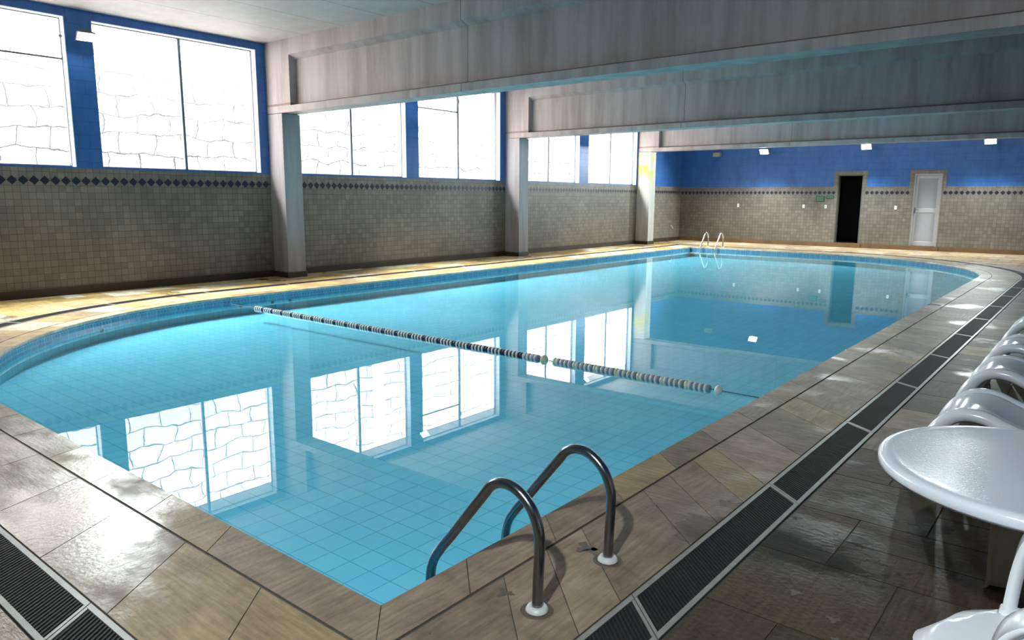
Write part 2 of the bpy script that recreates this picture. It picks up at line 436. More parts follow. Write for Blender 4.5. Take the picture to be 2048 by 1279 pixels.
def build_floor():
    S = Slabs()
    # paving between the coping and the drain
    ex = {0: [y2t(y, .2) for y in (2.10, 2.39, 2.66, 3.234, 3.515, 3.815, 4.1, 4.66)], 5: [x2t(x, .2) for x in (6.9, 7.5, 8.07, 8.65, 9.24, 9.83)]}
    for s in range(6):
        br = breaks(s, .45, ex.get(s), .3) if s != 5 else [0.0] + ex[5] + [1.0]
        for a, b in zip(br, br[1:]): strip(S, .203, .665, s, a, b)
    # random ashlar outside the drain, on a 0.28 m module
    G = .276; X0_, Y0_ = 11.1975 - 41 * G, 2.47 - 13 * G
    nx, ny = int((XW - X0_) / G) + 2, int((YF - Y0_) / G) + 2
    used = set()
    fixed = [(41, 15, 1, 2), (41, 17, 2, 2), (42, 16, 4, 1), (42, 15, 4, 1), (41, 13, 2, 2), (43, 17, 3, 1), (43, 18, 2, 1), (43, 13, 2, 2), (41, 11, 1, 2), (42, 12, 1, 1), (42, 10, 1, 2)]
    rects = []
    def put(i, j, w_, h_):
        for a in range(i, i + w_):
            for b in range(j, j + h_): used.add((a, b))
        rects.append((i, j, w_, h_))
    for r in fixed: put(*r)
    for j in range(ny):
        for i in range(nx):
            if (i, j) in used: continue
            opts = [(2, 2), (2, 1), (1, 2), (3, 1), (2, 2), (1, 3), (3, 2)]; rnd.shuffle(opts)
            for w_, h_ in opts + [(1, 1)]:
                if all((a, b) not in used for a in range(i, i + w_) for b in range(j, j + h_)): put(i, j, w_, h_); break
    XL, XR, YN, YT = PX0 - DO, PX1 + DO, PY0 - DO, PY1 + DO
    for i, j, w_, h_ in rects:
        x0, x1, y0, y1 = X0_ + i * G, X0_ + (i + w_) * G, Y0_ + j * G, Y0_ + (j + h_) * G
        x0, x1, y0, y1 = max(x0, 0), min(x1, XW), max(y0, Y0), min(y1, YF)
        if x1 - x0 < .01 or y1 - y0 < .01: continue
        tn = tone_of((x0 + x1) / 2, (y0 + y1) / 2)
        cuts_x = sorted([x0, x1] + [c for c in (XL, XR) if x0 < c < x1]); cuts_y = sorted([y0, y1] + [c for c in (YN, YT) if y0 < c < y1])
        for xa, xb in zip(cuts_x, cuts_x[1:]):
            for ya, yb in zip(cuts_y, cuts_y[1:]):
                if xb - xa < .02 or yb - ya < .02: continue
                cx_, cy_ = (xa + xb) / 2, (ya + yb) / 2
                inside = XL < cx_ < XR and YN < cy_ < YT
                g = .0028
                poly = [(xa + g, ya + g), (xb - g, ya + g), (xb - g, yb - g), (xa + g, yb - g)]
                if inside:
                    if cx_ > CC[0] and cy_ > CC[1]: c0, R_ = CC, RC + DO
                    elif cx_ < CA[0] and cy_ < CA[1]: c0, R_ = CA, RA + DO
                    else: continue
                    if all(math.hypot(px - c0[0], py - c0[1]) < R_ for px, py in poly): continue
                    dx, dy = cx_ - c0[0], cy_ - c0[1]; q = math.hypot(dx, dy); dx /= q; dy /= q
                    poly = clip(poly, dx, dy, dx * c0[0] + dy * c0[1] + R_ + .003)
                    if len(poly) < 3: continue
                S.face([(px, py, 0) for px, py in poly], tn)
    # grout bed under every slab, open over the pool
    bm = S.bm
    inn = outline(-.005); out = []
    O = outline(DO + .0)
    for ring0, ring1 in ((inn, outline(.3)), (outline(.3), O)):
        n = len(ring0)
        for k in range(n):
            a, b, c, d = ring0[k], ring0[(k + 1) % n], ring1[(k + 1) % n], ring1[k]
            quad(bm, [(*a, -.0045), (*b, -.0045), (*c, -.0045), (*d, -.0045)], 1)
    # outer bed: strips from the ring to the walls
    XL, XR, YN, YT = PX0 - DO, PX1 + DO, PY0 - DO, PY1 + DO
    for r in ((0, XL, Y0, YF), (XR, XW, Y0, YF), (XL, XR, Y0, YN), (XL, XR, YT, YF)):
        quad(bm, [(r[0], r[2], -.0045), (r[1], r[2], -.0045), (r[1], r[3], -.0045), (r[0], r[3], -.0045)], 1)
    for (c0, R_, sx, s) in ((CC, RC + DO, 1, 1), (CA, RA + DO, -1, 4)):
        corner = (c0[0] + sx * R_, c0[1] + sx * R_)
        for k in range(24):
            a, b = P(DO, s, k / 24), P(DO, s, (k + 1) / 24)
            f = bm.faces.new([bm.verts.new((*p, -.0045)) for p in (corner, a, b)]); f.material_index = 1
    # damp spots trodden on the stone near the steel ladder
    for (x, y, r) in ((10.587, 2.0, .028), (10.622, 2.51, .040), (10.66, 2.50, .026), (10.42, 3.98, .035), (10.635, 3.112, .014), (11.62, 2.62, .020), (11.66, 2.50, .012), (11.45, 2.72, .02), (10.76, 1.93, .008), (10.70, 1.90, .006)):
        n = 18; ph = rnd.random() * 6
        pts = [(x + r * (1 + .45 * math.sin(3 * a + ph) + .25 * math.sin(7 * a)) * math.cos(a), y + r * (1 + .45 * math.sin(3 * a + ph) + .25 * math.sin(7 * a)) * math.sin(a), .0006) for a in [2 * PI * k / n for k in range(n)]]
        quad(bm, pts, 2)
    for cx_, cy_ in ((10.757, 1.985), (10.757, 2.474)):
        n = 24; quad(bm, [(cx_ + .062 * math.cos(2 * PI * k / n), cy_ + .062 * math.sin(2 * PI * k / n), .0005) for k in range(n)], 2)
    for f in bm.faces:
        if f.material_index:
            for l in f.loops: l[S.col] = (.3, .3, .3, 1)
    obj('floor', bm, ['slab', 'grout', 'gold'], kind='structure')
build_floor()

# ------------------------------------------------------------------ drain grates
def grate(s, t0, t1, label, first=False):
    c = P(.78, s, (t0 + t1) / 2)
    root = thing('drain_grate', label, 'drain grate', (c[0], c[1], 0), 0, 'drain grates around the pool')
    Ln = math.dist(P(.78, s, t0), P(.78, s, t1)) if s not in ARC else SLEN[s] * (t1 - t0) * ((RC + .78) / RC)
    g = .003 / Ln * (t1 - t0)
    def seg_box(bm, d0, d1, a, b, z0, z1, n=1):
        rings = []
        for i in range(n + 1):
            t = a + (b - a) * i / n; p, q = P(d0, s, t), P(d1, s, t)
            rings.append([bm.verts.new((p[0] - c[0], p[1] - c[1], z0)), bm.verts.new((q[0] - c[0], q[1] - c[1], z0)), bm.verts.new((q[0] - c[0], q[1] - c[1], z1)), bm.verts.new((p[0] - c[0], p[1] - c[1], z1))])
        for A, B in zip(rings, rings[1:]):
            for k in range(4): bm.faces.new((A[k], A[(k + 1) % 4], B[(k + 1) % 4], B[k]))
        bm.faces.new(rings[0][::-1]); bm.faces.new(rings[-1])
    nn = max(1, int(Ln / .12)) if s in ARC else 1
    bm = bmesh.new()
    seg_box(bm, .672, .694, t0 + g, t1 - g, -.003, .002, nn); seg_box(bm, .866, .888, t0 + g, t1 - g, -.003, .002, nn)
    e = .016 / Ln * (t1 - t0)
    seg_box(bm, .695, .865, t0 + g, t0 + g + e, -.003, .0015); seg_box(bm, .695, .865, t1 - g - e, t1 - g, -.003, .0015)
    bmesh.ops.recalc_face_normals(bm, faces=bm.faces)
    obj('frame', bm, 'frame', root)
    bm = bmesh.new()
    nb = int((Ln - .05) / .0215)
    for i in range(nb):
        ta = t0 + g + e * 1.3 + (t1 - t0 - 2 * g - 2.6 * e) * (i + .25) / nb; tb = ta + (t1 - t0) * .0105 / Ln
        seg_box(bm, .6945, .8655, ta, tb, -.0025, .001)
    bmesh.ops.recalc_face_normals(bm, faces=bm.faces)
    obj('grille', bm, 'bar', root)
def drain():
    bm = bmesh.new()
    for s in range(6):
        n = 36 if s in ARC else 1
        for i in range(n):
            a, b = i / n, (i + 1) / n
            quad(bm, [P(.668, s, a) + (-.0035,), P(.668, s, b) + (-.0035,), P(.893, s, b) + (-.0035,), P(.893, s, a) + (-.0035,)])
    obj('drain_channel', bm, 'channel', kind='structure')
    names = {0: 'on the right side of the pool between coping and loungers', 1: 'on the far right curve of the pool', 2: 'along the far end of the pool', 3: 'along the window side of the pool', 4: 'on the near left curve of the pool', 5: 'along the near edge of the pool'}
    ords = ['first', 'second', 'third', 'fourth', 'fifth', 'sixth', 'seventh', 'eighth', 'ninth', 'tenth', 'eleventh', 'twelfth']
    for s in range(6):
        if s == 0:
            br = [y2t(y, .78) for y in [0.85] + [2.205 + 1.454 * i for i in range(10)]] + [1.0]; br[0] = y2t(.742, .78)
        elif s == 5: br = [0, x2t(6.61, .78), x2t(8.065, .78), x2t(9.52, .78), x2t(10.96, .78)]
        else:
            k = round(SLEN[s] / 1.46); br = [i / k for i in range(k + 1)]
        for i, (a, b) in enumerate(zip(br, br[1:])):
            grate(s, a, b, '%s dark slotted drain grate %s' % (ords[i], {0: 'from the near corner, right side of the pool', 1: 'round the far right curve of the pool', 2: 'along the far end, counted from the right', 3: 'along the window side, counted from the far end', 4: 'round the near left curve, counted from the window side', 5: 'along the near edge, counted from the left'}[s]))
drain()

# ------------------------------------------------------------------ pool basin, water
ZW, ZB = -.10, -.29
def pool():
    bm = bmesh.new(); uv = bm.loops.layers.uv.new('UVMap')
    u = 0
    for s in range(6):
        n = 40 if s in ARC else 1
        for i in range(n):
            a, b = P(0, s, i / n), P(0, s, (i + 1) / n); du = math.dist(a, b)
            for z0, z1, mi in ((0, -.15, 1), (-.15, ZB, 0)):
                f = bm.faces.new([bm.verts.new(p) for p in ((*a, z0 if z0 else -.005), (*b, z0 if z0 else -.005), (*b, z1), (*a, z1))]); f.material_index = mi
                for l, q in zip(f.loops, ((u, z0), (u + du, z0), (u + du, z1), (u, z1))): l[uv].uv = q
            u += du
    f = bm.faces.new([bm.verts.new((*p, ZB)) for p in outline(0, 40)]); f.material_index = 2
    o = obj('pool_basin', bm, ['pool_wall', 'mosaic', 'pool_floor'], kind='structure')
    bm = bmesh.new()
    bm.faces.new([bm.verts.new((*p, ZW)) for p in outline(0, 40)])
    if bm.faces[:][0].normal.z < 0: bmesh.ops.reverse_faces(bm, faces=bm.faces)
    bm.normal_update()
    o = obj('pool_water', bm, 'water'); tag(o, 'clear still water filling the pale blue tiled pool', 'water', kind='stuff')
    for (s, t), lb in (((4, .335), 'round inlet in the curved pool wall at the near left'), ((3, (PY1 - 5.95) / (PY1 - CA[1])), 'round inlet in the window side pool wall, nearest the lane rope'), ((3, (PY1 - 6.5) / (PY1 - CA[1])), 'round inlet in the window side pool wall, just past the lane rope'), ((3, (PY1 - 6.82) / (PY1 - CA[1])), 'round inlet in the window side pool wall, farthest of the row')):
        p = P(0, s, t); q = P(-.05, s, t); n = Vector((q[0] - p[0], q[1] - p[1], 0)).normalized(); u = Vector((-n.y, n.x, 0))
        root = thing('pool_inlet', lb, 'pool inlet', (p[0], p[1], -.155), 0, 'round inlets in the pool wall')
        bm = bmesh.new()
        for r0, r1, h0, h1 in ((.036, .030, .0, .006), (.030, .020, .006, .006), (.020, .018, .006, .001)):
            for k in range(20):
                a, b = 2 * PI * k / 20, 2 * PI * (k + 1) / 20
                pt = lambda r_, A, h: tuple(u * (r_ * math.cos(A)) + Vector((0, 0, r_ * math.sin(A))) + n * h)
                quad(bm, [pt(r0, a, h0), pt(r0, b, h0), pt(r1, b, h1), pt(r1, a, h1)])
        obj('ring', bm, 'lampbody', root)
        bm = bmesh.new(); bm.faces.new([bm.verts.new(u * (.018 * math.cos(2 * PI * k / 20)) + Vector((0, 0, .018 * math.sin(2 * PI * k / 20))) + n * .001) for k in range(20)])
        obj('opening', bm, 'channel', root)
pool()

# ------------------------------------------------------------------ walls
def wall_left():
    bm = bmesh.new(); T = .2
    ys = [Y0 - .2] + [v for w_ in WIN for v in w_] + [YF + .2]
    box(bm, -T, 0, ys[0], ys[-1], -.05, 1.90, 0)
    box(bm, -T, 0, ys[0], ys[-1], 1.90, SILL, 1)
    box(bm, -T, 0, ys[0], ys[-1], HEAD, ZC + .1, 1)
    for i in range(0, len(ys), 2): box(bm, -T, 0, ys[i], ys[i + 1], SILL, HEAD, 1)
    y = Y0 + .07
    while y < YF - .05:
        r = .068; yy = y
        quad(bm, [(.0012, yy, 1.714 - r), (.0012, yy + r, 1.714), (.0012, yy, 1.714 + r), (.0012, yy - r, 1.714)], 2)
        y += .1405
    obj('wall_left', bm, ['tile_x', 'blue_x', 'diamond'], kind='structure')
wall_left()
DOORS = [(5.375, 6.12), (7.52, 8.26)]; DT = 2.25
def wall_far():
    bm = bmesh.new(); T = .2; y0, y1 = YF, YF + T
    xs = [-.2, DOORS[0][0], DOORS[0][1], DOORS[1][0], DOORS[1][1], XW + .2]
    for i in (0, 2, 4):
        a, b = xs[i], xs[i + 1]
        box(bm, a, b, y0, y1, -.05, 1.88, 0); box(bm, a, b, y0, y1, 1.88, ZC + .1, 1)
    for a, b in DOORS:
        box(bm, a, b, y0, y1, DT, ZC + .1, 1); box(bm, a, b, y0, y1 + .0, -.05, .12, 0)
        # tiled surround
        for q in ((a - .11, a, 1.88, DT + .11), (b, b + .11, 1.88, DT + .11), (a, b, DT, DT + .11)):
            box(bm, q[0], q[1], YF - .012, YF, q[2], q[3], 0)
    x = .07
    while x < XW:
        if not any(a - .07 < x < b + .07 for a, b in DOORS):
            r = .062; quad(bm, [(x, YF - .0012, 1.70 - r), (x + r, YF - .0012, 1.70), (x, YF - .0012, 1.70 + r), (x - r, YF - .0012, 1.70)], 2)
        x += .1405
    obj('wall_far', bm, ['tile_y', 'blue_y', 'diamond'], kind='structure')
    bm = bmesh.new(); box(bm, XW, XW + .2, Y0 - .2, YF + .2, -.05, 1.9, 0); box(bm, XW, XW + .2, Y0 - .2, YF + .2, 1.9, ZC + .1, 1)
    obj('wall_right', bm, ['tile_x', 'blue_x'], kind='structure')
    bm = bmesh.new(); box(bm, 0, XW, Y0 - .2, Y0, -.05, 1.9, 0); box(bm, 0, XW, Y0 - .2, Y0, 1.9, ZC + .1, 1)
    obj('wall_near', bm, ['tile_y', 'blue_y'], kind='structure')
    bm = bmesh.new(); box(bm, -.9, XW + .2, Y0 - .2, YF + .2, ZC, ZC + .25)
    obj('ceiling', bm, 'ceiling', kind='structure')
    # dark changing room behind the open doorway
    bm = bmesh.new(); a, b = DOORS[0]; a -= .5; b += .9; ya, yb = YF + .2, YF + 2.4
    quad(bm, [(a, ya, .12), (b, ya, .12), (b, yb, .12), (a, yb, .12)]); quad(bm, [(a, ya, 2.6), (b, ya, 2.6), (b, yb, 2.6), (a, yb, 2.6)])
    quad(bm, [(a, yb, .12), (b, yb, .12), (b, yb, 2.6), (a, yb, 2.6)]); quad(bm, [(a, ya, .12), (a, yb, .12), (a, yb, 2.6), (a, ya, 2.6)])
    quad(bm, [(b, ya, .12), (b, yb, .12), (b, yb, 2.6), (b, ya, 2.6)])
    a, b = DOORS[1]; box(bm, a - .1, b + .1, YF + .2, YF + .3, -.05, DT + .1)  # unseen panel added behind the louvred door to block sky light leaks
    obj('wall_changing_room_and_light_block', bm, 'black', kind='structure')
wall_far()
def baseboards():
    bm = bmesh.new(); ys = [Y0, COLY[0], COLY[0] + COLW, COLY[1], COLY[1] + COLW, COLY[2], COLY[2] + COLW, YF]
    for i in range(0, 8, 2): box(bm, 0, .012, ys[i], ys[i + 1], 0.0, .125)
    obj('baseboard_left', bm, 'brown_dark', kind='structure')
    bm = bmesh.new(); box(bm, .012, XW, YF - .014, YF, 0, .125)
    for a, b in DOORS: box(bm, a - .06, b + .06, YF - .05, YF + .2, 0, .128)
    obj('baseboard_far', bm, 'brown', kind='structure')
baseboards()

# columns and precast beams
def column(y, mat):
    bm = bmesh.new()
    box(bm, 0, .46, y, y + COLW, .11, 2.972, bev=.006)
    box(bm, 0.0, .475, y - .015, y + COLW + .015, 0, .11, 1, bev=.004)
    obj('column', bm, [mat, 'brown_dark'], kind='structure')
def beam(y, mat='concrete'):
    bm = bmesh.new(); w_ = COLW; yc = y + w_ / 2; R_ = .14
    full = [(0, 2.98), (0, 3.10), (0, 3.14), (0, 3.90), (0, 3.95), (0, ZC)]
    cut = [(0, 2.98), (0, 3.09), (R_, 3.13), (R_, 3.88), (0, 3.95), (0, ZC)]
    st = [(0.0, full), (.74, full), (.745, cut), (XW - .745, cut), (XW - .74, full), (XW, full)]
    rings = []
    for x, pr in st:
        ring = [bm.verts.new((x, y + d, z)) for d, z in pr] + [bm.verts.new((x, y + w_ - d, z)) for d, z in pr[::-1]]
        rings.append(ring)
    for A, B in zip(rings, rings[1:]):
        n = len(A)
        for k in range(n):
            vs = [A[k], A[(k + 1) % n], B[(k + 1) % n], B[k]]
            f = bm.faces.new(vs)
            if k in (1, 9): f.material_index = 1
    bm.faces.new(rings[0]); bm.faces.new(rings[-1][::-1])
    bmesh.ops.recalc_face_normals(bm, faces=bm.faces)
    obj('ceiling_beam', bm, [mat, 'dust'], kind='structure')
for i, y in enumerate(COLY):
    column(y, 'column_stained' if i == 2 else 'column'); beam(y)

# outside: rubble retaining wall and ground strip
bm = bmesh.new(); box(bm, -3.4, -2.6, -6, 32, -.3, 5.4); obj('stone_wall', bm, 'rubble', kind='structure')
bm = bmesh.new(); quad(bm, [(-2.6, -6, 1.2), (-.2, -6, 1.2), (-.2, 32, 1.2), (-2.6, 32, 1.2)])
obj('outdoor_ground', bm, simple('pale_gravel', (.5, .48, .44), .9, var=.2), kind='structure')

bm = bmesh.new(); box(bm, -2.6, -2.44, 12.34, 12.6, 1.2, 5.4); obj('wall_pier', bm, 'white', kind='structure')
# ------------------------------------------------------------------ windows
MUL = [(3.2,), (6.36,), (9.9,), (13.10,), (16.75,), (20.0,)]
TRANS = {0: 3.50, 3: 3.49}
for i, (a, b) in enumerate(WIN):
    bm = bmesh.new(); x0, x1 = -.165, -.125; f = .022
    box(bm, x0, x1, a, b, SILL, SILL + f); box(bm, x0, x1, a, b, HEAD - f, HEAD)
    box(bm, x0, x1, a, a + f, SILL + f, HEAD - f); box(bm, x0, x1, b - f, b, SILL + f, HEAD - f)
    box(bm, -.125, .004, b - .012, b, SILL, HEAD, 1); box(bm, -.125, .004, a, b - .012, HEAD - .01, HEAD, 1)
    root = obj('window_%d' % (i + 1), bm, ['alu', 'white_frame'], kind='structure')
    for my in MUL[i]:
        bm = bmesh.new(); box(bm, x0 + .001, x1 + .004, my - .021, my + .021, SILL + f, HEAD - f); obj('mullion', bm, 'alu', root)
    if i in TRANS:
        z = TRANS[i]; ya, yb = (a + f, b - f) if i == 0 else (a + f, MUL[i][0] - .014)
        if i == 0: ya = MUL[0][0] + .014
        bm = bmesh.new(); box(bm, x0 + .001, x1 + .002, ya, yb, z - .012, z + .012); obj('transom', bm, 'alu', root)
        bm = bmesh.new()
        if i == 0: box(bm, -.125, -.06, 4.52, 4.555, z + .30, z + .33)
        else: box(bm, -.121, -.09, my - .01, my + .02, z + .2, z + .3)
        obj('latch', bm, 'alu', root)
    ps = [a + f] + list(MUL[i]) + [b - f]
    for pa, pb in zip(ps, ps[1:]):
        bm = bmesh.new(); quad(bm, [(-.145, pa, SILL + f), (-.145, pb, SILL + f), (-.145, pb, HEAD - f), (-.145, pa, HEAD - f)])
        obj('pane', bm, 'glass', root)

# ------------------------------------------------------------------ doors
def door_open():
    a, b = DOORS[0]; bm = bmesh.new()
    box(bm, a, a + .03, YF + .0, YF + .2, .12, DT - .03); box(bm, b - .03, b, YF + .0, YF + .2, .12, DT - .03); box(bm, a, b, YF + .0, YF + .2, DT - .03, DT)
    obj('door_1', bm, simple('dark_door_frame', (.10, .10, .09), .5), kind='structure')
    a, b = DOORS[1]; bm = bmesh.new()
    box(bm, a, a + .045, YF + .03, YF + .2, .128, DT - .045); box(bm, b - .045, b, YF + .03, YF + .2, .128, DT - .045); box(bm, a, b, YF + .03, YF + .2, DT - .045, DT)
    root = obj('door_2', bm, 'white', kind='structure')
    bm = bmesh.new(); a += .047; b -= .047; y = YF + .09
    for x0, x1 in ((a, a + .07), (b - .07, b)): box(bm, x0, x1, y, y + .035, .135, DT - .05)
    for z0, z1 in ((.135, .26), (1.12, 1.24), (DT - .13, DT - .05)): box(bm, a + .07, b - .07, y, y + .035, z0, z1)
    for z0, z1 in ((.26, 1.12), (1.24, DT - .13)):
        n = int((z1 - z0) / .04)
        for k in range(n):
            z = z0 + (z1 - z0) * k / n
            quad(bm, [(a + .07, y + .004, z), (b - .07, y + .004, z), (b - .07, y + .03, z + .042), (a + .07, y + .03, z + .042)])
            quad(bm, [(a + .07, y + .004, z), (b - .07, y + .004, z), (b - .07, y + .03, z), (a + .07, y + .03, z)])
    obj('door_leaf', bm, 'white', root)
    bm = bmesh.new(); box(bm, a + .02, a + .05, y - .012, y - .001, 1.10, 1.26); tube(bm, [(a + .035, y - .01, 1.2), (a + .035, y - .05, 1.2), (a + .13, y - .05, 1.2)], .009, 8)
    obj('door_handle', bm, 'lampbody', root)
door_open()

# ------------------------------------------------------------------ floodlights
def floodlight(pos, aim, watts, label, wallpos, size=1.0, cone=165):
    d = Vector(aim).normalized()
    root = thing('floodlight', label, 'floodlight', pos, 0, None)
    q = d.to_track_quat('-Z', 'Y').to_matrix().to_4x4()
    bm = bmesh.new()
    # flared housing: back .10x.07 -> front .15x.11
    rs = []
    for (hx, hy, z) in ((.055, .04, .075), (.085, .06, .02), (.10, .07, 0), (.10, .07, -.008)):
        rs.append([bm.verts.new(q @ Vector(p)) for p in ((-hx, -hy, z), (hx, -hy, z), (hx, hy, z), (-hx, hy, z))])
    for A, B in zip(rs, rs[1:]):
        for k in range(4): bm.faces.new((A[k], A[(k + 1) % 4], B[(k + 1) % 4], B[k]))
    bm.faces.new(rs[0][::-1]); bm.faces.new(rs[-1])
    bmesh.ops.recalc_face_normals(bm, faces=bm.faces)
    bmesh.ops.scale(bm, vec=(size,) * 3, verts=bm.verts)
    obj('housing', bm, 'lampbody', root)
    bm = bmesh.new(); bm.faces.new([bm.verts.new((q @ Vector(p)) * size) for p in ((-.088, -.058, -.010), (.088, -.058, -.010), (.088, .058, -.010), (-.088, .058, -.010))])
    obj('lens', bm, 'lamp', root)
    bm = bmesh.new(); wp = Vector(wallpos)
    off = Vector(wp) - Vector(pos); mid = off * .55
    tube(bm, [off, mid, tuple(d * -.06)], .012, 8)
    side = Vector((0, 1, 0)) if abs(off.x) > abs(off.y) else Vector((1, 0, 0)); nrm = off.normalized()
    c = off - nrm * .006
    box(bm, *sorted((c.x - .03 * side.x - .006 * abs(nrm.x), c.x + .03 * side.x + .006 * abs(nrm.x))), *sorted((c.y - .03 * side.y - .006 * abs(nrm.y), c.y + .03 * side.y + .006 * abs(nrm.y))), c.z - .05, c.z + .05)
    obj('bracket', bm, 'lampbody', root)
    l = bpy.data.lights.new('floodlight_beam', 'SPOT'); l.energy = watts * 4; l.spot_size = math.radians(cone); l.spot_blend = .5; l.shadow_soft_size = .06
    l.color = (.90, 1, .99)
    o = bpy.data.objects.new('floodlight_beam', l); C.objects.link(o)
    o.location = Vector(pos) + d * .06; o.rotation_euler = d.to_track_quat('-Z', 'Y').to_euler()
LBL = ['lit floodlight high on the blue pier between the two nearest windows', 'lit floodlight on the blue pier between the two middle windows', 'lit floodlight on the blue pier between the two farthest windows']
for (p, a, e), lb in zip(LAMPW, LBL): floodlight(p, a, e, lb, (0, p[1], p[2]), 1.2, 94)
LBL = ['lit floodlight on the far blue wall, left of the dark doorway', 'lit floodlight on the far blue wall above and right of the dark doorway', 'lit floodlight on the far blue wall, right of the white door']
for (p, a, e), lb in zip(LAMPF, LBL): floodlight(p, a, e, lb, (p[0], YF, p[2]), 1.5, 170)
for (p, a, e) in LAMPN: floodlight(p, a, e, 'lit floodlight on the wall behind the viewer, over the ladder', (p[0], Y0, p[2]), 1.0, 115)

# ------------------------------------------------------------------ small wall things
def plates():
    for x, z, lb in ((2.17, 1.275, 'small white switch plate on the far tiled wall, leftmost of all'), (4.37, 1.265, 'small white switch plate left of the green signs on tiled wall'), (5.06, 1.26, 'small white switch plate under the green signs on tiled wall'), (7.09, 1.255, 'small white switch plate between the two doorways on tiled wall')):
        root = thing('switch_plate', lb, 'switch', (x, YF, z), 0, 'switch plates on the far wall')
        bm = bmesh.new(); box(bm, -.035, .035, -.010, 0, -.055, .055, bev=.003); obj('plate', bm, 'plate', root)
        bm = bmesh.new(); box(bm, -.012, .012, -.014, -.010, -.02, .02); obj('rocker', bm, 'white', root)
    for x0, x1, z0, z1, lb, nl in ((4.74, 5.02, 1.42, 1.605, 'larger dark green sign with faint lettering beside the dark doorway', 4), (5.06, 5.29, 1.515, 1.605, 'smaller dark green sign strip right beside the dark doorway', 2)):
        bm = bmesh.new(); box(bm, x0, x1, YF - .008, YF, z0, z1); root = obj('wall_sign', bm, 'sign'); tag(root, lb, 'sign')
        h = (z1 - z0) / (nl + 1)
        for k in range(nl):
            bm = bmesh.new()
            x = x0 + .03; z = z1 - h * (k + 1)
            while x < x1 - .05:
                wd = rnd.uniform(.012, .035); box(bm, x, min(x + wd, x1 - .02), YF - .0088, YF - .008, z - h * .15, z + h * .15); x += wd + .01
            obj('lettering', bm, 'signtext', root)
    root = thing('wall_box', 'small beige box with bracket high on the far blue wall at left', 'wall box', (1.40, YF, 2.99))
    bm = bmesh.new(); v = box(bm, -.14, .10, -.24, -.06, -.07, .07, bev=.01)
    obj('housing', bm, 'boxbeige', root)
    bm = bmesh.new(); box(bm, -.03, .03, -.06, 0, -.02, .02); obj('bracket', bm, 'lampbody', root)
    root = thing('tap', 'small white garden tap low on the far end of the window wall', 'tap', (0, 23.9, .50))
    bm = bmesh.new(); tube(bm, [(0, 0, 0), (.08, 0, 0), (.11, 0, -.02), (.115, 0, -.07)], .012, 10); obj('spout', bm, 'plate', root)
    bm = bmesh.new(); box(bm, .05, .062, -.035, .035, .03, .045); tube(bm, [(.056, 0, .0), (.056, 0, .035)], .008, 8); obj('handle', bm, 'plate', root)
    bm = bmesh.new(); tube(bm, [(4.165, 7.80, ZC), (4.167, 7.80, 4.15), (4.163, 7.80, 4.06)], .0025, 6)
    o = obj('wire', bm, 'white'); tag(o, 'short white wire hanging from the ceiling before the nearest beam', 'wire')
plates()

# ------------------------------------------------------------------ pool ladders
def ladder(name, label, rails_at, mat, xf):
    root = thing(name, label, 'pool ladder', (0, 0, 0))
    return root
RAIL = [(0, -.002), (.004, .12), (.008, .24), (.004, .31), (-.028, .385), (-.085, .435), (-.150, .452), (-.215, .432), (-.272, .365), (-.43, .165), (-.50, .078), (-.545, .004), (-.56, -.093), (-.56, -.30)]
def build_ladder(loc, rz, matn, label, base=True):
    root = thing('pool_ladder', label, 'pool ladder', loc, rz, 'pool ladders')
    for k in (0, 1):
        bm = bmesh.new()
        tube(bm, catmull([(x, k * .489, z) for x, z in RAIL], 7), .0205, 18)
        obj('rail', bm, matn, root, smooth=True)
        bm = bmesh.new(); lathe(bm, [(.0, .001), (.043, .001), (.043, .006), (.036, .018), (.025, .023), (.0215, .020), (0, .02)], 28, 0, k * .489)
        obj('flange', bm, 'flange', root)
    for z in (-.20,):
        bm = bmesh.new(); box(bm, -.60, -.53, .015, .474, z - .012, z + .012, bev=.004); obj('step', bm, matn, root)
    return root
build_ladder((10.757, 1.985, 0), 0, 'metal', 'steel handrail ladder at the near right corner, closest to the viewer')
# far ladder: rails stand behind the far edge and dip towards the viewer
build_ladder((2.40 + .489, PY1 + .45, 0), PI / 2, 'chrome', 'bright steel ladder at the far left corner of the pool')

